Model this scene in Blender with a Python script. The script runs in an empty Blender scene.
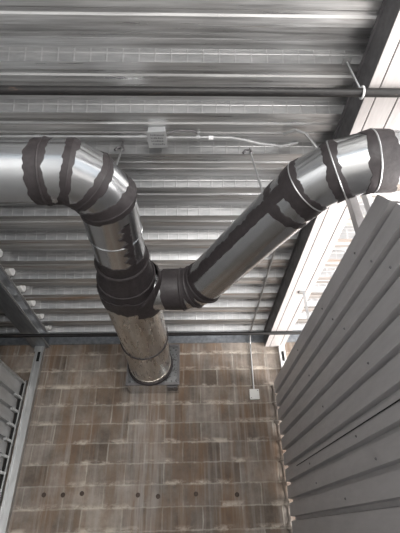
import bpy, bmesh, math, random
from mathutils import Vector, Matrix
random.seed(7)
C = bpy.context.scene.collection
EH = 1.57                      # eye height: heights below are written relative to it
PI = math.pi

# ------------------------------------------------------------------ helpers
def tag(o, label=None, cat=None, group=None, kind=None):
    if label: o['label'] = label
    if cat: o['category'] = cat
    if group: o['group'] = group
    if kind: o['kind'] = kind
    return o

def empty(name, loc, label, cat, group=None):
    o = bpy.data.objects.new(name, None); C.objects.link(o)
    o.location = loc; o.empty_display_size = .1
    return tag(o, label, cat, group)

def obj(name, bm, m, parent=None, smooth=False, bevel=0):
    bmesh.ops.remove_doubles(bm, verts=bm.verts, dist=1e-6)
    me = bpy.data.meshes.new(name)
    if parent is not None:
        bmesh.ops.translate(bm, verts=bm.verts, vec=-wl(parent))
    bm.normal_update()
    bm.to_mesh(me); bm.free()
    for x in (m if isinstance(m, (list, tuple)) else [m]): me.materials.append(x)
    if smooth:
        for p in me.polygons: p.use_smooth = True
        me.set_sharp_from_angle(angle=math.radians(35))
    o = bpy.data.objects.new(name, me); C.objects.link(o)
    if parent is not None: o.parent = parent
    if bevel:
        b = o.modifiers.new('bevel', 'BEVEL'); b.width = bevel; b.segments = 2; b.limit_method = 'ANGLE'
    return o

def wl(o):
    v = Vector(o.location)
    while o.parent: o = o.parent; v += Vector(o.location)
    return v

def box(bm, x0, x1, y0, y1, z0, z1, rot=0, mi=0):
    c = Vector(((x0+x1)/2, (y0+y1)/2, (z0+z1)/2))
    g = bmesh.ops.create_cube(bm, size=1)['verts']
    for v in g:
        v.co = Vector((v.co.x*(x1-x0), v.co.y*(y1-y0), v.co.z*(z1-z0)))
        if rot: v.co = Matrix.Rotation(rot, 3, 'Z') @ v.co
        v.co += c
    for f in {f for v in g for f in v.link_faces}: f.material_index = mi
    return bm

def tube(bm, pts, r, n=12, mi=0):
    pts = [Vector(p) for p in pts]; rings = []
    for i, p in enumerate(pts):
        if i == 0: d = pts[1]-p
        elif i == len(pts)-1: d = p-pts[i-1]
        else: d = (pts[i+1]-p).normalized()+(p-pts[i-1]).normalized()
        d.normalize()
        a = d.cross(Vector((0, 0, 1)))
        if a.length < .1: a = d.cross(Vector((1, 0, 0)))
        a.normalize(); b = d.cross(a)
        rr = r[i] if isinstance(r, (list, tuple)) else r
        rings.append([bm.verts.new(p+a*rr*math.cos(2*PI*k/n)+b*rr*math.sin(2*PI*k/n)) for k in range(n)])
    for i in range(len(rings)-1):
        for k in range(n):
            f = bm.faces.new((rings[i][k], rings[i][(k+1) % n], rings[i+1][(k+1) % n], rings[i+1][k])); f.material_index = mi
    for rg, rev in ((rings[0], True), (rings[-1], False)):
        f = bm.faces.new(rg[::-1] if rev else rg); f.material_index = mi
    bmesh.ops.recalc_face_normals(bm, faces=bm.faces)
    return bm

def prism_x(bm, prof, x0, x1):          # closed profile of (y,z), extruded along x
    a = [bm.verts.new((x0, y, z)) for y, z in prof]; b = [bm.verts.new((x1, y, z)) for y, z in prof]
    n = len(prof)
    for i in range(n): bm.faces.new((a[i], a[(i+1) % n], b[(i+1) % n], b[i]))
    bm.faces.new(a[::-1]); bm.faces.new(b)
    bmesh.ops.recalc_face_normals(bm, faces=bm.faces)
    return bm

# ------------------------------------------------------------------ materials
def new_mat(name, color=(.5, .5, .5), metal=0, rough=.5, spec=.5):
    m = bpy.data.materials.new(name); m.use_nodes = True
    b = m.node_tree.nodes['Principled BSDF']
    b.inputs['Base Color'].default_value = (*color, 1); b.inputs['Metallic'].default_value = metal
    b.inputs['Roughness'].default_value = rough; b.inputs['Specular IOR Level'].default_value = spec
    return m, m.node_tree, b

class NT:
    def __init__(s, t): s.t = t
    def n(s, ty, **kw):
        x = s.t.nodes.new(ty)
        for k, v in kw.items(): setattr(x, k, v)
        return x
    def l(s, a, b): s.t.links.new(a, b)
    def coord(s, scale=(1, 1, 1), out='Object', loc=(0, 0, 0)):
        c = s.n('ShaderNodeTexCoord'); mp = s.n('ShaderNodeMapping')
        mp.inputs['Scale'].default_value = scale; mp.inputs['Location'].default_value = loc
        s.l(c.outputs[out], mp.inputs['Vector']); return mp.outputs[0]
    def noise(s, vec, scale=5, detail=4, rough=.6):
        x = s.n('ShaderNodeTexNoise'); x.inputs['Scale'].default_value = scale
        x.inputs['Detail'].default_value = detail; x.inputs['Roughness'].default_value = rough
        s.l(vec, x.inputs['Vector']); return x.outputs['Fac']
    def ramp(s, fac, stops):
        r = s.n('ShaderNodeValToRGB'); e = r.color_ramp.elements
        while len(e) < len(stops): e.new(.5)
        for q, (p, c) in zip(e, stops):
            q.position = p; q.color = (*c, 1) if isinstance(c, tuple) else (c, c, c, 1)
        s.l(fac, r.inputs[0]); return r.outputs[0]
    def mix(s, fac, a, b, mode='MIX'):
        x = s.n('ShaderNodeMix', data_type='RGBA', blend_type=mode)
        for v, i in ((fac, 0), (a, 6), (b, 7)):
            if isinstance(v, (int, float)): x.inputs[i].default_value = v
            elif isinstance(v, tuple): x.inputs[i].default_value = (*v, 1)
            else: s.l(v, x.inputs[i])
        return x.outputs[2]
    def math(s, op, a, b=0):
        x = s.n('ShaderNodeMath', operation=op)
        for v, i in ((a, 0), (b, 1)):
            if isinstance(v, (int, float)): x.inputs[i].default_value = v
            else: s.l(v, x.inputs[i])
        return x.outputs[0]
    def bump(s, h, bsdf, strength=.3, dist=.01):
        x = s.n('ShaderNodeBump'); x.inputs['Strength'].default_value = strength; x.inputs['Distance'].default_value = dist
        s.l(h, x.inputs['Height']); s.l(x.outputs[0], bsdf.inputs['Normal'])

def metal_mat(name, col=(.55, .56, .57), metal=.85, rough=.38, stretch=(1, 1, 1), var=.25, bump=.05, dirt=None, dirt_amt=(.6, .75), rvar=.12, scale=6):
    m, t, b = new_mat(name, col, metal, rough); N = NT(t)
    v = N.coord(stretch)
    f = N.noise(v, scale, 5, .6)
    lo = tuple(c*(1-var) for c in col); hi = tuple(min(1, c*(1+var)) for c in col)
    c = N.ramp(f, [(.3, lo), (.7, hi)])
    if dirt:
        v2 = N.coord((stretch[0]*.8+.1, stretch[1], stretch[2]), loc=(3, 1, 2))
        d = N.ramp(N.noise(v2, scale*.7, 6, .7), [(dirt_amt[0], 0.), (dirt_amt[1], 1.)])
        c = N.mix(d, c, dirt)
        mm = N.math('MULTIPLY', N.math('SUBTRACT', 1, d), metal); N.l(mm, b.inputs['Metallic'])
    N.l(c, b.inputs['Base Color'])
    r = N.ramp(N.noise(N.coord(stretch, loc=(7, 7, 7)), scale*2, 4), [(.3, max(.02, rough-rvar)), (.7, rough+rvar)])
    N.l(r, b.inputs['Roughness'])
    if bump: N.bump(f, b, bump, .01)
    return m

M = {}
# galvanised roof deck, streaked along its ribs (world x)
M['deck'] = metal_mat('galvanised_deck', (.56, .56, .56), .92, .36, (.25, 8, 8), .38, .06, (.16, .13, .11), (.62, .74), .12, 4)
def deck_rust():
    m = metal_mat('galvanised_deck_stained', (.50, .495, .49), .85, .40, (.25, 5, 5), .35, .06, (.20, .135, .09), (.50, .66), .12, 5)
    return m
M['deck_stained'] = deck_rust()
def deck_web():
    m, t, b = new_mat('embossed_deck_web', (.5, .51, .52), .85, .4); N = NT(t)
    tc = N.n('ShaderNodeTexCoord'); sp = N.n('ShaderNodeSeparateXYZ'); N.l(tc.outputs['Object'], sp.inputs[0])
    cb = N.n('ShaderNodeCombineXYZ'); N.l(sp.outputs['X'], cb.inputs['X'])
    N.l(N.math('ADD', sp.outputs['Z'], -3.645+.05), cb.inputs['Y'])
    br = N.n('ShaderNodeTexBrick'); br.offset = 0
    br.inputs['Scale'].default_value = 1; br.inputs['Brick Width'].default_value = .085; br.inputs['Row Height'].default_value = .10
    br.inputs['Mortar Size'].default_value = .006; br.inputs['Mortar Smooth'].default_value = .6
    br.inputs['Color1'].default_value = (0, 0, 0, 1); br.inputs['Color2'].default_value = (0, 0, 0, 1); br.inputs['Mortar'].default_value = (1, 1, 1, 1)
    N.l(cb.outputs[0], br.inputs['Vector'])
    f = N.noise(N.coord((1, 4, 4)), 6, 5)
    c = N.ramp(f, [(.3, (.33, .335, .34)), (.7, (.50, .50, .505))])
    c2 = N.mix(N.math('MULTIPLY', br.outputs['Fac'], .18), c, (.75, .75, .75))
    N.l(c2, b.inputs['Base Color'])
    N.bump(br.outputs['Fac'], b, .28, .006)
    return m
M['deck_web'] = deck_web()
M['duct'] = metal_mat('galvanised_duct', (.60, .61, .62), 1, .22, (2, 2, 2), .05, .004, None, rvar=.03, scale=5)
M['duct_worn'] = metal_mat('weathered_duct', (.56, .53, .49), .95, .30, (3, .5, 3), .2, .03, (.33, .29, .25), (.48, .72), .08, 6)
M['mastic'] = metal_mat('dark_duct_sealant', (.032, .0265, .028), 0, .55, (3, 3, 3), .25, .2, None, rvar=.12, scale=9)
M['black_pipe'] = metal_mat('black_steel_pipe', (.009, .008, .008), 0, .5, (2, 9, 9), .5, .1, (.10, .06, .04), (.62, .72), .1, 8)
M['conduit'] = metal_mat('galvanised_conduit', (.46, .465, .47), .8, .4, (1, 1, 1), .15, 0)
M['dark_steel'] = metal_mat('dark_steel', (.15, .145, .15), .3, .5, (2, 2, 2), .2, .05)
M['blue_steel'] = metal_mat('blue_grey_steel', (.27, .285, .305), .7, .42, (4, .6, 4), .25, .05)
M['light_steel'] = metal_mat('pale_primed_steel', (.52, .49, .48), .1, .5, (8, 1.5, 4), .08, .04, (.3, .25, .22), (.66, .8))
M['stud'] = metal_mat('galvanised_stud', (.55, .555, .555), .75, .42, (3, 3, .6), .2, .04)
M['stud_white'] = metal_mat('white_stud', (.8, .8, .8), .1, .5, (3, 3, .6), .1, .02)
M['panel'] = metal_mat('grey_painted_panel', (.46, .45, .455), .15, .48, (3, .6, 3), .06, .03)
M['panel_left'] = metal_mat('pale_grey_panel', (.50, .505, .51), .3, .45, (3, .6, 3), .1, .03)
M['foam'] = metal_mat('white_foam', (.75, .75, .74), 0, .9, (1, 1, 1), .1, .3)
M['box_metal'] = metal_mat('box_metal', (.50, .51, .52), .6, .4, (1, 1, 1), .1, .03)
M['white_box'] = metal_mat('white_box', (.72, .72, .70), 0, .5, (1, 1, 1), .06, .0)
M['hole'] = new_mat('dark_opening', (.01, .01, .01), 0, .9)[0]
M['ink'] = metal_mat('dark_ink', (.05, .05, .055), 0, .8, (30, 30, 30), .3, 0)
M['floor'] = metal_mat('concrete_floor', (.40, .39, .38), 0, .55, (1, 1, 1), .2, .1)

def block_mat():
    m, t, b = new_mat('concrete_block_wall', (.3, .3, .3), 0, .85, .3); N = NT(t)
    tc = N.n('ShaderNodeTexCoord'); sp = N.n('ShaderNodeSeparateXYZ'); N.l(tc.outputs['Object'], sp.inputs[0])
    def wob(sc, amt):
        return N.math('MULTIPLY', N.math('SUBTRACT', N.noise(N.coord((1, 1, 1)), sc, 3), .5), amt)
    x = N.math('ADD', sp.outputs['X'], wob(7, .02)); z = N.math('ADD', sp.outputs['Z'], wob(9, .022))
    cb = N.n('ShaderNodeCombineXYZ'); N.l(N.math('ADD', x, .07), cb.inputs['X']); N.l(z, cb.inputs['Y'])
    def brick(mortar, smooth, c1, c2, cm):
        br = N.n('ShaderNodeTexBrick'); br.offset = .5
        I = br.inputs
        I['Scale'].default_value = 1; I['Brick Width'].default_value = .4; I['Row Height'].default_value = .2
        I['Mortar Size'].default_value = mortar; I['Mortar Smooth'].default_value = smooth
        I['Color1'].default_value = (*c1, 1); I['Color2'].default_value = (*c2, 1); I['Mortar'].default_value = (*cm, 1)
        N.l(cb.outputs[0], I['Vector']); return br
    b1 = brick(.009, .5, (.150, .120, .098), (.29, .255, .225), (.36, .33, .29))
    col = b1.outputs['Color']
    # mottling inside the blocks
    mott = N.ramp(N.noise(N.coord((1, 1, 1), loc=(5, 2, 1)), 5, 8, .7), [(.3, .6), (.7, 1.45)])
    col = N.mix(1, col, mott, 'MULTIPLY')
    col = N.mix(1, col, N.ramp(N.noise(N.coord((1, 1, .8), loc=(8, 0, 2)), .9, 3), [(.35, (.72, .72, .73)), (.65, (1.02, .99, .95))]), 'MULTIPLY')
    # warm brown damp stains
    br_ = N.ramp(N.noise(N.coord((3.2, 1, .9), loc=(1, 0, 8)), 1.6, 6, .65), [(.46, 0.), (.66, .8)])
    col = N.mix(br_, col, (.19, .12, .075))
    # vertical drips, pale lime
    dr = N.ramp(N.noise(N.coord((14, 1, .55), loc=(2, 0, 3)), 1.6, 6, .6), [(.50, 0.), (.76, .5)])
    col = N.mix(dr, col, (.42, .39, .36))
    # lime smears hanging on the bed joints
    fz = N.math('FRACT', N.math('MULTIPLY', z, 5))
    near = N.ramp(fz, [(0, 1.), (.08, .9), (.24, 0.), (.90, 0.), (1., 1.)])
    pat = N.ramp(N.noise(N.coord((1.6, 1, 2.6), loc=(9, 0, 4)), 1.7, 7, .72), [(.50, 0.05), (.60, 1.)])
    sm = N.math('MULTIPLY', near, pat)
    col = N.mix(N.math('MULTIPLY', sm, .8), col, (.60, .53, .45))
    # one broad lime wash under the duct opening
    gx = N.math('ABSOLUTE', N.math('ADD', x, .52)); wash = N.ramp(gx, [(.0, 1.), (.30, 0.)])
    wash = N.math('MULTIPLY', wash, N.ramp(N.noise(N.coord((16, 1, 1.2), loc=(4, 0, 0)), 1.5, 6), [(.38, 0.), (.62, 1.)]))
    wash = N.math('MULTIPLY', wash, N.ramp(sp.outputs['Z'], [(.0, .7), (1., .7)]))
    col = N.mix(N.math('MULTIPLY', wash, .62), col, (.47, .45, .43))
    N.l(col, b.inputs['Base Color'])
    h = N.math('ADD', N.math('MULTIPLY', b1.outputs['Fac'], -.6), N.math('ADD', N.math('MULTIPLY', sm, .9), N.math('MULTIPLY', mott, .35)))
    N.bump(h, b, .55, .012)
    return m
M['block'] = block_mat()
M['box_dark_reflection'] = metal_mat('plate_dark_reflection', (.20, .205, .21), .7, .3, (2, 2, 2), .2, .03)  # dark reflection on the glossy box front is put into this colour
M['bolt'] = metal_mat('rusty_bolt', (.07, .05, .04), .2, .8, (2, 2, 2), .2, .03)

# ------------------------------------------------------------------ the setting
bm = bmesh.new(); box(bm, -5, 6, -6, 4.9, -.1, 0)
tag(obj('floor', bm, M['floor']), kind='structure')
bm = bmesh.new(); box(bm, -5, 6, 4.65, 4.9, 0, EH+2.16)
tag(obj('wall_front', bm, M['block']), kind='structure')
bm = bmesh.new(); box(bm, -5.2, -5, -6, 4.9, 0, EH+2.16)  # unseen far wall, added to keep the left side dark
tag(obj('wall_side_unseen', bm, M['block']), kind='structure')

# fluted roof deck, ribs along x, 0.305 m pitch
def deck(x0, x1):
    bm = bmesh.new(); P = .305; zb, zt = EH+2.07, EH+2.15
    pts = []
    k0 = -16
    for k in range(k0, 7):
        y = 2.65+P*k
        pts += [(y, zt, 1), (y+.030, zb, 0), (y+.072, zb, 0), (y+.080, zb+.006, 0), (y+.097, zb+.006, 0), (y+.108, zb, 0),
                (y+.150, zb, 0), (y+.180, zt, 2), (y+.222, zt, 2), (y+.230, zt-.007, 2), (y+.246, zt-.007, 2), (y+.254, zt, 2)]
    pts.append((2.65+P*7, zt, 0))
    a = [bm.verts.new((x0, p[0], p[1])) for p in pts]; b = [bm.verts.new((x1, p[0], p[1])) for p in pts]
    c = [bm.verts.new((x0, p[0], p[1]+.004)) for p in pts]; d = [bm.verts.new((x1, p[0], p[1]+.004)) for p in pts]
    for i in range(len(pts)-1):
        f = bm.faces.new((a[i], b[i], b[i+1], a[i+1])); k = i//12+k0
        m_ = pts[i][2]
        if m_ == 1: f.material_index = 1
        elif m_ == 0 and 0 <= k <= 4 or (m_ == 2 and k in (1, 3)): f.material_index = 2
        bm.faces.new((c[i], c[i+1], d[i+1], d[i]))
        bm.faces.new((a[i], a[i+1], c[i+1], c[i])); bm.faces.new((b[i], d[i], d[i+1], b[i+1]))
    bm.faces.new((a[0], c[0], d[0], b[0])); bm.faces.new((a[-1], b[-1], d[-1], c[-1]))
    bmesh.ops.recalc_face_normals(bm, faces=bm.faces)
    return obj('ceiling', bm, [M['deck'], M['deck_web'], M['deck_stained']])
tag(deck(-5, 4.8), kind='structure')
# the roof slab lying on the deck
bm = bmesh.new(); box(bm, -5, 4.8, -2.3, 4.9, EH+2.16, EH+2.3)
tag(obj('roof', bm, M['floor']), kind='structure')

# profiled metal partitions: wide pans with narrow recessed grooves, 0.15 m pitch
def partition(name, xf, back, ztop, y0, y1, cut, m, phase):
    """xf: face plane, back: +1 if the recess goes to +x"""
    bm = bmesh.new(); D = .045*back; pts = []
    z = 0.0; prof = [(xf, 0.0)]
    zz = phase
    while zz < ztop-.02:
        if zz > .05:
            prof += [(xf+back*.006, zz-.040), (xf+D, zz-.030), (xf+D, zz-.006), (xf, zz)]
            # small crease above the web
        zz += .15
    prof.append((xf, ztop))
    def nearY(h):
        if not cut: return y0
        (ya, za), (yb, zb) = cut       # sloping cut of the near end, from the top corner (yb,zb) down to (ya,za)
        if h <= za: return y0
        return ya+(yb-ya)*(h-za)/(zb-za)
    prof2 = []
    for i, (x, h) in enumerate(prof):
        prof2.append((x, h))
        if i < len(prof)-1 and cut:
            h2 = prof[i+1][1]
            if h < cut[0][1] < h2: prof2.append((x, cut[0][1]))
    rows = []
    for x, h in prof2:
        ya = nearY(h); rows.append([(x, ya, h), (x, y1, h), (x+.003*back, ya, h), (x+.003*back, y1, h)])
    V = [[bm.verts.new(p) for p in r] for r in rows]
    for i in range(len(V)-1):
        a, b = V[i], V[i+1]
        bm.faces.new((a[0], a[1], b[1], b[0])); bm.faces.new((a[2], b[2], b[3], a[3]))
        bm.faces.new((a[0], b[0], b[2], a[2])); bm.faces.new((a[1], a[3], b[3], b[1]))
    bm.faces.new((V[0][0], V[0][2], V[0][3], V[0][1])); bm.faces.new((V[-1][0], V[-1][1], V[-1][3], V[-1][2]))
    bmesh.ops.recalc_face_normals(bm, faces=bm.faces)
    o = obj(name, bm, m); tag(o, kind='structure'); return o
wr = partition('wall_right', .985, 1, EH+1.45, .2, 4.60, ((-.4, EH-1.4), (1.50, EH+1.45)), M['panel'], EH+.125-1.5)
wlft = partition('wall_left', -1.90, -1, EH+1.475, -6, 4.545, None, M['panel_left'], EH+1.325-1.5*2+1.5)  # carried on out of view behind the camera to shut out light
# dark open lap between two sheets of the right partition, and its screws
bm = bmesh.new(); box(bm, .9815, .9845, .3, 4.05, EH+.498, EH+.504)
obj('panel_lap', bm, M['hole'], wr)['label'] = 'dark open lap joint between two sheets'
for h, ys in ((1.36, (1.9, 2.6, 3.4)), (1.20, (1.75, 2.45)), (1.06, (1.6, 2.3, 3.2)), (.76, (2.1, 3.0)), (.46, (2.5, 3.6)), (.31, (2.3, 3.5)), (.165, (2.9,))):
    for y in ys:
        bm = bmesh.new(); tube(bm, [(.9855, y, EH+h), (.979, y, EH+h)], [.008, .005], 8)
        obj('screw', bm, M['dark_steel'], wr)
# mortar squeezed out along the right partition
bm = bmesh.new()
n = 90
ring = []
for i in range(n+1):
    z = i/n*(EH+1.42)
    fr = (z/.2) % 1; bead = math.exp(-((min(fr, 1-fr))/.10)**2)
    r1 = .030+.030*bead+random.uniform(-.006, .008); r2 = .022+.022*bead+random.uniform(-.004, .006)
    ring.append([bm.verts.new((.995-r1*math.cos(a)*1.0, 4.655-r2*math.sin(a)*1.4, z)) for a in [PI*k/8 for k in range(5)]]+[bm.verts.new((.995, 4.655, z))])
for i in range(n):
    for k in range(5):
        bm.faces.new((ring[i][k], ring[i][k+1], ring[i+1][k+1], ring[i+1][k]))
bmesh.ops.recalc_face_normals(bm, faces=bm.faces)
tag(obj('trim_2', bm, M['block'], smooth=True), kind='structure')

# steel angle along the head of the block wall
bm = bmesh.new()
box(bm, -5, 4.5, 4.635, 4.65, EH+1.965, EH+2.065); box(bm, -5, 4.5, 4.56, 4.64, EH+2.055, EH+2.067)
tag(obj('trim_1', bm, M['blue_steel']), kind='structure')

# ------------------------------------------------------------------ roof beams
t = empty('roof_beam', (.95, 1.5, EH+1.9), 'pale steel roof beam with dark inner web above the right partition', 'beam')
bm = bmesh.new()
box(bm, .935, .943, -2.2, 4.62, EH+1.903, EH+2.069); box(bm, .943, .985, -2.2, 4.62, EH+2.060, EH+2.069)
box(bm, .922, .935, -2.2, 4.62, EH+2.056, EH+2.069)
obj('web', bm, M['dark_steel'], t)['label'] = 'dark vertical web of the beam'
for x0, x1 in ((.936, .991), (.997, 1.111), (1.118, 1.172)):
    bm = bmesh.new(); box(bm, x0, x1, -2.2, 4.62, EH+1.896, EH+1.902)
    obj('flange', bm, M['light_steel'], t, bevel=.001)
bm = bmesh.new(); box(bm, .990, 1.119, -2.2, 4.62, EH+1.9025, EH+1.906)
obj('joint_strip', bm, M['hole'], t)['label'] = 'dark line between the flange plates'
bm = bmesh.new(); box(bm, 1.164, 1.172, -2.2, 4.62, EH+1.903, EH+2.069)
obj('web', bm, M['light_steel'], t)

t = empty('roof_beam', (-1.8, 1.5, EH+1.9), 'blue-grey steel channel beam over the left steel post', 'beam')
bm = bmesh.new(); box(bm, -1.728, -1.718, -2.2, 4.64, EH+1.935, EH+2.069)
obj('web', bm, M['blue_steel'], t)
bm = bmesh.new(); box(bm, -1.90, -1.712, -2.2, 4.64, EH+1.925, EH+1.934)
obj('flange', bm, M['blue_steel'], t)
bm = bmesh.new(); box(bm, -1.728, -1.700, -2.2, 4.64, EH+2.060, EH+2.069); box(bm, -1.715, -1.700, -2.2, 4.64, EH+1.935, EH+1.944)
obj('lip', bm, M['stud'], t)

# white closures in the deck flutes above the left beam
first = None
for k in range(-4, 7):
    y = 2.65+.305*k
    a = []
    if first is None:
        bm = bmesh.new()
        prism_x(bm, [(-.055, .0), (-.075, .045), (-.068, .073), (.062, .073), (.07, .04), (.05, .004), (.01, -.004)], -.02, .035)
        o = obj('flute_closure', bm, M['foam'], bevel=.008); first = o
    else:
        o = first.copy(); C.objects.link(o)
    o.location = (-1.70, y-.06, EH+2.072)
    tag(o, 'small white foam plug closing a deck flute above the blue-grey beam', 'foam plug', 'foam plugs in the deck flutes')

# ------------------------------------------------------------------ steel posts
def stud(name, x, y, z0, z1, w, d, m, label, slot=True, cat='post'):
    t = empty(name, (x, y, z0), label, cat)
    bm = bmesh.new()
    box(bm, x-w/2, x+w/2, y-d-.004, y-d, z0, z1)                  # web towards the viewer
    box(bm, x-w/2, x-w/2+.004, y-d, y, z0, z1); box(bm, x+w/2-.004, x+w/2, y-d, y, z0, z1)
    box(bm, x-w*.50, x-w*.26, y-d-.014, y-d-.004, z0, z1); box(bm, x+w*.26, x+w*.5, y-d-.014, y-d-.004, z0, z1)
    obj('channel', bm, m, t)
    if slot:
        bm = bmesh.new(); box(bm, x-.016, x+.016, y-d-.0075, y-d-.0045, z1-.19, z1-.07)
        obj('slot', bm, M['hole'], t)['label'] = 'dark oblong punched slot'
    return t
s1 = stud('steel_post', -1.795, 4.648, 0, EH+1.925, .092, .05, M['stud'], 'slotted galvanised post on the block wall beside the left partition')
bm = bmesh.new(); box(bm, -1.874, -1.861, 4.56, 4.60, 0, EH+1.50); box(bm, -1.880, -1.862, 4.600, 4.605, 0, EH+1.50)
obj('edge_trim', bm, M['stud'], s1)
bm = bmesh.new(); box(bm, -1.897, -1.8755, 4.545, 4.606, 0, EH+1.47)  # black slab standing in for the shade inside the gaps
obj('end_gap_shade', bm, M['hole'], wlft)['label'] = 'black strip for the shade in the gaps at the sheet ends'
bm = bmesh.new()
for k in range(20):
    z = EH+1.300-.15*k
    if z > .05: box(bm, -1.900, -1.866, 4.40, 4.600, z-.014, z+.010)
box(bm, -1.905, -1.866, 3.0, 4.6, EH+1.460, EH+1.478)
obj('rib_lip', bm, M['stud'], wlft)
bm = bmesh.new(); box(bm, -1.858, -1.745, 4.585, 4.596, EH+1.86, EH+1.924)
obj('top_clip', bm, M['stud'], s1)
stud('steel_post', 1.135, 4.648, 0, EH+1.895, .07, .05, M['stud_white'], 'white slotted steel post behind the far top corner of right partition')
t = empty('steel_post', (1.10, 1.97, 0), 'dark grey square post behind the right partition near its top end', 'post')
bm = bmesh.new(); box(bm, 1.07, 1.125, 1.93, 1.99, 0, EH+1.895); obj('shaft', bm, M['panel'], t, bevel=.003)
bm = bmesh.new(); box(bm, 1.04, 1.155, 1.90, 2.02, EH+1.885, EH+1.8955); obj('top_plate', bm, M['panel'], t)
t = empty('steel_post', (1.17, 1.88, 0), 'pale greenish post just right of the dark square post', 'post')
bm = bmesh.new(); box(bm, 1.135, 1.155, 1.84, 1.90, 0, EH+1.895); box(bm, 1.155, 1.20, 1.893, 1.90, 0, EH+1.895); obj('shaft', bm, M['stud_white'], t)

# thin hanger strap under the right beam
t = empty('hanger_strap', (1.10, 3.29, EH+1.895), 'thin grey strap hanging from the pale beam behind right partition', 'hanger')
bm = bmesh.new(); box(bm, 1.088, 1.112, 3.29, 3.296, EH+1.30, EH+1.893); obj('strap', bm, M['conduit'], t)
bm = bmesh.new(); box(bm, 1.05, 1.112, 3.25, 3.30, EH+1.884, EH+1.8955); obj('foot', bm, M['conduit'], t)

# ------------------------------------------------------------------ ductwork
Hd = EH+1.57
def v2(x, y): return Vector((x, y, Hd))
N96 = 96
def ringpts(P, d, n, r):
    d = d.normalized(); s = d.cross(Vector((0, 0, 1))).normalized(); u = Vector((0, 0, 1)); out = []
    for k in range(N96):
        a = 2*PI*k/N96; q = P+s*(r*math.cos(a))+u*(r*math.sin(a))
        q = q+d*((P-q).dot(n)/d.dot(n)); out.append(q)
    return out
def loft(bm, rings, caps=True):
    R = [[bm.verts.new(p) for p in r] for r in rings]
    for i in range(len(R)-1):
        for k in range(N96): bm.faces.new((R[i][k], R[i][(k+1) % N96], R[i+1][(k+1) % N96], R[i+1][k]))
    if caps: bm.faces.new(R[0][::-1]); bm.faces.new(R[-1])
    return bm
def section(P0, n0, P1, n1, r, r1=None, name='duct_section', m='duct', parent=None):
    d = P1-P0; bm = bmesh.new()
    loft(bm, [ringpts(P0, d, n0, r), ringpts(P1, d, n1, r1 or r)]); bmesh.ops.recalc_face_normals(bm, faces=bm.faces)
    return obj(name, bm, M[m], parent, smooth=True)
def jag(w, amp, seed):
    rn = random.Random(seed); ph = [rn.uniform(0, 6.28) for _ in range(6)]; fr = [1, 3, 5, 9, 14, 23]; am = [.5, .5, .35, .3, .22, .18]
    return [w+amp*(sum(a*math.sin(f*2*PI*k/N96+p) for a, f, p in zip(am, fr, ph))+rn.uniform(-.25, .25)) for k in range(N96)]
def half_band(bm, P, d, n, r, ext, th=.004):
    """band starting on the mitre plane (P,n) running along d by ext[k]"""
    d = d.normalized()
    inner = ringpts(P, d, n, r+th)
    rows = [ringpts(P, d, n, r-.002), inner]
    for f, rr in ((.6, r+th), (1, r+th*.7)):
        base = ringpts(P, d, n, rr); rows.append([base[k]+d*(ext[k]*f) for k in range(N96)])
    base = ringpts(P, d, n, r-.002); rows.append([base[k]+d*(ext[k]) for k in range(N96)])
    loft(bm, rows, caps=False)
def band(P, d0, d1, r, w0, w1, amp, seed, parent, name='sealant_band', n=None):
    """d0: direction arriving, d1: direction leaving; w0/w1 widths before/after the joint"""
    n = n or (d0.normalized()+d1.normalized()).normalized(); bm = bmesh.new()
    half_band(bm, P, -d0, n, r, jag(w0, amp, seed)); half_band(bm, P, d1, n, r, jag(w1, amp, seed+50))
    bmesh.ops.recalc_face_normals(bm, faces=bm.faces)
    return obj(name, bm, M['mastic'], parent, smooth=True)
def bead(P, d, n, r, rr, m, parent, name='raised_seam', label=None):
    bm = bmesh.new(); d = d.normalized(); rows = []
    for j in range(7):
        a = 2*PI*j/6
        base = ringpts(P, d, n, r+rr*math.cos(a)); rows.append([q+d*(rr*math.sin(a)) for q in base])
    loft(bm, rows, caps=False); bmesh.ops.recalc_face_normals(bm, faces=bm.faces)
    o = obj(name, bm, M[m], parent, smooth=True)
    if label: o['label'] = label
    return o
def strip(P0, P1, r, a0, a1, amp, seed, parent):
    """lengthwise sealant strip on a straight duct, between angles a0..a1"""
    d = (P1-P0); L = d.length; d.normalize(); s = d.cross(Vector((0, 0, 1))).normalized(); u = Vector((0, 0, 1))
    rn = random.Random(seed); bm = bmesh.new(); rows = []; n = 50
    for i in range(n+1):
        q = P0+d*(L*i/n); lo = a0+rn.uniform(-amp, amp)*.4; hi = a1+rn.uniform(-amp, amp)+amp*math.sin(i*.7)
        row = []
        for j in range(9):
            a = lo+(hi-lo)*j/8; rr = r+(.0045 if 0 < j < 8 else -.002)
            row.append(bm.verts.new(q+s*(rr*math.cos(a))+u*(rr*math.sin(a))))
        rows.append(row)
    for i in range(n):
        for j in range(8): bm.faces.new((rows[i][j], rows[i+1][j], rows[i+1][j+1], rows[i][j+1]))
    bmesh.ops.recalc_face_normals(bm, faces=bm.faces)
    o = obj('sealant_strip', bm, M['mastic'], parent, smooth=True); return o

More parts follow.
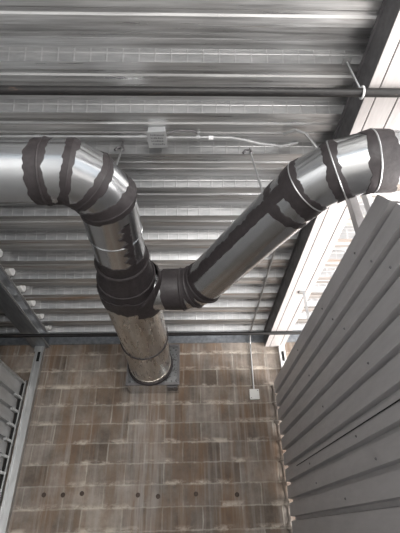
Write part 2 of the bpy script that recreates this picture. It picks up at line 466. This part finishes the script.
# --- wall box where the duct leaves the block wall
t = empty('duct_box', (-.40, 4.6, EH+1.36), 'square sheet-metal box on the block wall that the duct enters', 'duct box')
bm = bmesh.new(); box(bm, -.675, -.115, 4.32, 4.65, EH+1.355, EH+1.80); obj('housing', bm, M['duct'], t, bevel=.003)
bm = bmesh.new()
for a in ((-.685, -.105, EH+1.345, EH+1.372), (-.685, -.105, EH+1.783, EH+1.81)): box(bm, a[0], a[1], 4.302, 4.321, a[2], a[3])
for a in ((-.685, -.660), (-.130, -.105)): box(bm, a[0], a[1], 4.302, 4.321, EH+1.372, EH+1.783)
obj('front_flange', bm, M['dark_steel'], t)
bm = bmesh.new(); box(bm, -.66, -.13, 4.314, 4.3195, EH+1.372, EH+1.783); obj('front_plate', bm, M['box_dark_reflection'], t)
bm = bmesh.new(); box(bm, -.24, -.13, 4.36, 4.50, EH+1.335, EH+1.354); box(bm, -.20, -.17, 4.34, 4.44, EH+1.325, EH+1.336)
obj('damper_latch', bm, M['dark_steel'], t, bevel=.002)['label'] = 'dark rusty latch under the box'

# --- trunk duct with left elbow
E1 = (Vector((0, -1, 0)), Vector((-1, 0, 0)), Vector((1, 0, 0)), Vector((0, 1, 0)))
XM = -.452
T = empty('trunk_duct', (XM, 3, Hd), 'large silver duct from the block wall that elbows off to the left', 'duct')
dY = Vector((0, -1, 0)); nY = Vector((0, 1, 0))
Rt, Ru = .222, .166
xb = -.425
section(v2(xb, 4.31), nY, v2(xb, 3.55), nY, Rt, name='duct_section', m='duct_worn', parent=T)
section(v2(xb, 3.55), nY, v2(XM-.005, 2.55), nY, Rt-.004, name='duct_section', m='duct_worn', parent=T)
bead(v2(xb, 3.55), dY, nY, Rt, .008, 'mastic', T)
bead(v2(xb, 4.27), dY, nY, Rt+.004, .020, 'mastic', T, 'collar_ring')
bead(v2(xb, 4.20), dY, nY, Rt, .006, 'duct_worn', T)
section(v2(XM-.005, 2.55), nY, v2(XM, 2.20), nY, Rt-.004, Ru, 'reducer', 'mastic', T)['label'] = 'reducer coated in dark sealant'
band(v2(XM-.005, 2.55), dY, dY, Rt-.002, .13, .02, .022, 3, T)
bead(v2(XM, 2.44), dY, nY, .206, .007, 'mastic', T)
bead(v2(XM, 2.24), dY, nY, .178, .010, 'mastic', T)
band(v2(XM, 2.20), dY, dY, Ru, .02, .07, .012, 5, T)
# left elbow, four mitres
L = .150
J = [v2(XM, 1.65)]; ang = [(30, .150), (54, .105)]; D = [dY]
for a, L in ang:
    d = Vector((-math.sin(math.radians(a)), -math.cos(math.radians(a)), 0)); D.append(d); J.append(J[-1]+d*L)
D.append(Vector((-1, 0, 0)))
nn = [(D[i]+D[i+1]).normalized() for i in range(3)]
section(v2(XM, 2.20), nY, J[0], nn[0], Ru, parent=T)
bead(v2(XM, 1.93), dY, nY, Ru, .004, 'duct', T)
for i in range(2): section(J[i], nn[i], J[i+1], nn[i+1], Ru, name='elbow_gore', parent=T)
section(J[2], nn[2], v2(-1.88, J[2].y), Vector((1, 0, 0)), Ru, parent=T)
wl_ = [(.045, .070), (.038, .034), (.030, .036)]
for i in range(3):
    band(J[i], D[i], D[i+1], Ru, wl_[i][0], wl_[i][1], .009, 20+i, T)
    bead(J[i], (D[i]+D[i+1]), nn[i], Ru+.004, .006, 'mastic', T)
band(v2(J[2].x-.108, J[2].y), D[3], D[3], Ru, .034, .060, .009, 31, T)
bead(v2(J[2].x-.108, J[2].y), D[3], D[3], Ru+.004, .006, 'mastic', T)
strip(v2(XM, 2.16), v2(XM, 1.74), Ru, -2.40, -2.02, .10, 4, T)  # sealant patch, with the dark reflected streak beside it painted in

# --- branch duct: stub, lower elbow, long diagonal, upper elbow, run to the right
B = empty('branch_duct', (.3, 2.1, Hd), 'long diagonal silver duct branching right with dark lengthwise sealant strip', 'duct')
Rb = .156
K = [v2(-.045, 2.66)]
for a in (69.2, 48.3):
    K.append(K[-1]+Vector((math.sin(math.radians(a)), -math.cos(math.radians(a)), 0))*.095)
U3 = v2(.941, 1.385); U2 = U3-Vector((math.sin(math.radians(69.2)), -math.cos(math.radians(69.2)), 0))*.17
U1 = U2-Vector((math.sin(math.radians(48.3)), -math.cos(math.radians(48.3)), 0))*.17
pts = [v2(XM+.10, 2.66)]+K+[U1, U2, U3, v2(2.9, U3.y)]
DD = [(pts[i+1]-pts[i]).normalized() for i in range(len(pts)-1)]
NN = [DD[0]]+[(DD[i]+DD[i+1]).normalized() for i in range(len(DD)-1)]+[DD[-1]]
names = ['stub', 'elbow_gore', 'elbow_gore', 'duct_section', 'elbow_gore', 'elbow_gore', 'duct_section']
for i, nm in enumerate(names):
    o = section(pts[i], NN[i], pts[i+1], NN[i+1], Rb, name=nm, parent=B)
wb = {1: (.14, .03), 2: (.03, .03), 3: (.03, .05), 4: (.085, .030), 5: (.045, .035), 6: (.055, .10)}
for i, (w0, w1) in wb.items():
    band(pts[i], DD[i-1], DD[i], Rb, w0, w1, .010 if i > 3 else .006, 60+i, B)
    if i > 3: bead(pts[i], DD[i-1]+DD[i], NN[i], Rb+.004, .0045, 'conduit', B, label='thin bright standing seam')
    else: bead(pts[i], DD[i-1]+DD[i], NN[i], Rb+.004, .009, 'mastic', B)
dd = DD[3]
strip(pts[3]+dd*.02, pts[4]-dd*.06, Rb, -.62, -.05, .05, 9, B)
band(pts[4]-dd*.16, dd, dd, Rb, .03, .03, .010, 77, B)
# sealed saddle where the branch leaves the trunk
bm = bmesh.new(); n = 48; rows = []
rn = random.Random(5)
for rr, off, th in ((Rb+.002, .02, 0), (Rb+.012, .02, 0), (Rb+.03, 0, .012), (Rb+.055, 0, .006), (Rb+.060, 0, -.004)):
    row = []
    for k in range(n):
        a = 2*PI*k/n; r_ = rr+(rn.uniform(-.008, .012) if th else 0)
        y = 2.66+r_*math.cos(a); z = r_*math.sin(a)
        z = max(-.213, min(.213, z)); x = math.sqrt(max(1e-4, (Rt+th)**2-z*z))
        row.append(bm.verts.new((xb-.015+x+off, y, Hd+z)))
    rows.append(row)
for i in range(len(rows)-1):
    for k in range(n): bm.faces.new((rows[i][k], rows[i][(k+1) % n], rows[i+1][(k+1) % n], rows[i+1][k]))
bmesh.ops.recalc_face_normals(bm, faces=bm.faces)
obj('sealant_saddle', bm, M['mastic'], B, smooth=True)

# duct hangers
for (x, y, z0, x1, y1, z1, lab) in ((.408, 1.757, 2.145, .475, 1.82, 1.736, 'thin grey hanger rod with hooked top above the diagonal duct'),
                                    (-.425, 1.735, 2.145, -.44, 1.66, 1.744, 'short bright hanger rod above the left duct elbow')):
    t = empty('hanger_rod', (x, y, EH+z0), lab, 'hanger rod')
    bm = bmesh.new(); tube(bm, [(x, y, EH+z0-.05), (x1, y1, EH+z1)], .006, 8); obj('rod', bm, M['conduit'], t, smooth=True)
    bm = bmesh.new(); tube(bm, [(x-.045, y, EH+z0-.075), (x-.03, y, EH+z0-.05), (x, y, EH+z0-.045), (x+.012, y, EH+z0-.07)], .009, 8)
    tube(bm, [(x, y, EH+z0-.05), (x, y, EH+z0+.002)], .008, 8)
    obj('hook', bm, M['dark_steel'], t, smooth=True)

# ------------------------------------------------------------------ pipes
t = empty('sprinkler_pipe', (0, 1.19, EH+1.86), 'near black steel pipe crossing under the roof beside a clamp hanger', 'pipe')
bm = bmesh.new(); tube(bm, [(x, 1.187, EH+1.86) for x in (-4.9, -2, 0, 2, 4.5)], .0225, 20); obj('pipe', bm, M['black_pipe'], t, smooth=True)
t = empty('pipe_hanger', (.90, 1.19, EH+1.86), 'pale ring clamp and slanting strap holding the near black pipe', 'pipe clamp')
bm = bmesh.new()
tube(bm, [(.893, 1.187+.0285*math.cos(a), EH+1.86+.0285*math.sin(a)) for a in [2*PI*k/16 for k in range(17)]], .006, 6)
obj('clamp_ring', bm, M['stud_white'], t, smooth=True)
bm = bmesh.new(); tube(bm, [(.893, 1.187, EH+1.885), (.872, 1.165, EH+1.94), (.845, 1.14, EH+2.07)], .0055, 8)
obj('strap', bm, M['conduit'], t, smooth=True)
bm = bmesh.new(); box(bm, .825, .865, 1.12, 1.155, EH+2.060, EH+2.0695); obj('foot', bm, M['conduit'], t)
t = empty('sprinkler_pipe', (0, 4.17, EH+1.88), 'far black pipe crossing just in front of the block wall top', 'pipe')
bm = bmesh.new(); tube(bm, [(x, 4.17, EH+1.875) for x in (-4.9, -2, 0, 2, 4.5)], .019, 16); obj('pipe', bm, M['black_pipe'], t, smooth=True)

# ------------------------------------------------------------------ conduits and boxes
t = empty('junction_box', (-.185, 1.62, EH+2.03), 'small square metal junction box with scribbled cover under the deck', 'junction box')
bm = bmesh.new(); box(bm, -.240, -.135, 1.555, 1.665, EH+2.02, EH+2.069, rot=-.05); obj('housing', bm, M['box_metal'], t, bevel=.003)
bm = bmesh.new(); box(bm, -.246, -.129, 1.549, 1.671, EH+2.014, EH+2.0195, rot=-.05); cv = obj('cover', bm, M['box_metal'], t, bevel=.002)
bm = bmesh.new()
rn = random.Random(3)
for row, x0 in ((0, -.225), (1, -.225), (2, -.222), (3, -.215)):       # hand-written note on the cover
    y = 1.575+row*.022; x = x0
    while x < -.150+row*.002:
        l = rn.uniform(.004, .009)
        box(bm, x, x+.0022, y-.006, y+.006, EH+2.0128, EH+2.0141); box(bm, x, x+l, y+rn.uniform(-.005, .005), y+.0022, EH+2.0128, EH+2.0141)
        x += l+.004
obj('handwriting', bm, M['ink'], cv)['label'] = 'scribbled dark marker writing'
for y, x1 in ((1.60, .02),):
    pass
t = empty('conduit', (.1, 1.62, EH+2.045), 'thin metal conduit running right from the junction box', 'conduit')
pt = [(-.130, 1.618, EH+2.045), (.10, 1.616, EH+2.045), (.27, 1.618, EH+2.045), (.36, 1.635, EH+2.047), (.46, 1.665, EH+2.052), (.60, 1.69, EH+2.056), (.70, 1.66, EH+2.056)]
bm = bmesh.new(); tube(bm, pt, .0085, 10); obj('tube', bm, M['conduit'], t, smooth=True)
for x in (-.118, .05, .13):
    bm = bmesh.new(); tube(bm, [(x, 1.617, EH+2.045), (x+.03, 1.617, EH+2.045)], .0125, 10)
    obj('coupling', bm, M['stud_white'] if x > .1 else M['conduit'], t, smooth=True)
bm = bmesh.new(); box(bm, .060, .075, 1.585, 1.65, EH+2.050, EH+2.0695); obj('strap', bm, M['conduit'], t)
t = empty('conduit', (-.6, 1.60, EH+2.045), 'thin metal conduit running left from the junction box', 'conduit')
bm = bmesh.new(); tube(bm, [(-.245, 1.612, EH+2.045), (-1.0, 1.612, EH+2.045), (-1.69, 1.612, EH+2.045)], .0085, 10); obj('tube', bm, M['conduit'], t, smooth=True)
for x in (-.265, -.9):
    bm = bmesh.new(); tube(bm, [(x-.03, 1.612, EH+2.045), (x, 1.612, EH+2.045)], .0125, 10); obj('coupling', bm, M['conduit'], t, smooth=True)
t = empty('cable', (0, 1.57, EH+2.05), 'dark thin cable just above the right-hand conduit', 'cable')
bm = bmesh.new(); tube(bm, [(-.130, 1.590, EH+2.05), (-.06, 1.575, EH+2.058), (.04, 1.580, EH+2.058), (.068, 1.600, EH+2.056)], .006, 8); obj('sheath', bm, M['dark_steel'], t, smooth=True)
# small flexible whip above the diagonal duct's upper elbow
bm = bmesh.new(); tube(bm, [(.60, 1.60, EH+2.06), (.66, 1.555, EH+2.04), (.72, 1.57, EH+2.03), (.78, 1.62, EH+2.0), (.84, 1.68, EH+1.97), (.93, 1.70, EH+2.0)], .010, 8)
tag(obj('flexible_conduit', bm, M['conduit'], smooth=True), 'curved flexible conduit behind upper elbow of the diagonal duct', 'conduit')
# long conduit to the wall box
t = empty('conduit', (.76, 3.2, EH+2.05), 'conduit along the deck that drops down the block wall to a white box', 'conduit')
bm = bmesh.new(); tube(bm, [(.758, 1.9, EH+2.055), (.758, 4.45, EH+2.055), (.758, 4.54, EH+2.035), (.758, 4.60, EH+1.99), (.758, 4.622, EH+1.93), (.756, 4.63, EH+1.85), (.750, 4.632, EH+1.37)], .0095, 10)
obj('tube', bm, M['conduit'], t, smooth=True)
for y in (2.75, 3.35, 3.95):
    bm = bmesh.new(); box(bm, .725, .791, y, y+.018, EH+2.062, EH+2.0695); tube(bm, [(.758, y-.004, EH+2.055), (.758, y+.022, EH+2.055)], .0125, 10)
    obj('clip', bm, M['conduit'], t)
t = empty('outlet_box', (.747, 4.65, EH+1.32), 'small white electrical box fixed to the block wall', 'electrical box')
bm = bmesh.new(); box(bm, .697, .797, 4.60, 4.65, EH+1.262, EH+1.368); obj('housing', bm, M['white_box'], t, bevel=.004)
bm = bmesh.new(); box(bm, .692, .802, 4.595, 4.5995, EH+1.257, EH+1.373); cv = obj('cover', bm, M['white_box'], t, bevel=.002)
for dx, dz in ((-.04, -.04), (.04, .04)):
    bm = bmesh.new(); tube(bm, [(.747+dx, 4.5955, EH+1.315+dz), (.747+dx, 4.592, EH+1.315+dz)], .005, 8); obj('screw', bm, M['dark_steel'], cv)

# bolt heads in a row across the block wall
first = None
for i, (x, h) in enumerate(((-1.466, .357), (-1.276, .353), (-1.088, .362), (-.523, .338), (-.32, .322), (.063, .336), (.479, .322))):
    if first is None:
        bm = bmesh.new(); tube(bm, [(0, .004, 0), (0, -.004, 0), (0, -.008, 0)], [.022, .022, .016], 20)
        o = obj('anchor_bolt', bm, M['bolt'], smooth=True); first = o
    else: o = first.copy(); C.objects.link(o)
    o.location = (x, 4.648, EH+h)
    tag(o, ['dark round bolt head in the block wall, nearest the left post', 'dark round bolt head in the block wall, second from the left post',
            'dark round bolt head in the block wall, third from the left post', 'dark round bolt head below the left edge of the duct box',
            'dark round bolt head below the middle of the duct box', 'dark round bolt head second from the right partition',
            'dark round bolt head nearest the right partition'][i], 'bolt', 'bolt heads along the block wall')

# ------------------------------------------------------------------ light
w = bpy.data.worlds.new('daylight'); bpy.context.scene.world = w; w.use_nodes = True
bg = w.node_tree.nodes['Background']; bg.inputs[0].default_value = (.86, .93, 1, 1); bg.inputs[1].default_value = .45
def area(name, loc, target, sx, sy, power, col=(1, 1, 1)):
    l = bpy.data.lights.new(name, 'AREA'); l.shape = 'RECTANGLE'; l.size = sx; l.size_y = sy; l.energy = power; l.color = col
    o = bpy.data.objects.new(name, l); C.objects.link(o); o.location = loc
    o.rotation_euler = (Vector(target)-Vector(loc)).to_track_quat('-Z', 'Y').to_euler(); return o
area('daylight_bay', (4.6, 2.2, 1.35), (0, 2.4, 2.9), 5, 2.5, 400, (1, .97, .95))
area('daylight_behind', (1.2, -3.6, 1.5), (0.6, 3, 1.6), 3.0, 2.4, 130, (1, .97, .93))  # added soft daylight from behind the camera, no door is built there

# ------------------------------------------------------------------ camera
cam = bpy.data.cameras.new('camera'); cam.sensor_fit = 'HORIZONTAL'; cam.sensor_width = 36; cam.lens = 399.5/400*36
cam.clip_start = .02
co = bpy.data.objects.new('camera', cam); C.objects.link(co)
Xr = Vector((0.99956575, 0.00578452, -0.02889366)); Yr = Vector((-0.02079472, -0.55625869, -0.83074897)); Zr = Vector((-0.02087784, 0.83098905, -0.5558969))
# rows are the world axes seen in camera space
R = Matrix((Xr, Yr, Zr)); mw = R.to_4x4(); mw.translation = Vector((0, 0, EH)); co.matrix_world = mw
S = bpy.context.scene; S.camera = co
S.view_settings.view_transform = 'Standard'; S.view_settings.look = 'None'; S.view_settings.gamma = 1; S.view_settings.exposure = 1.2
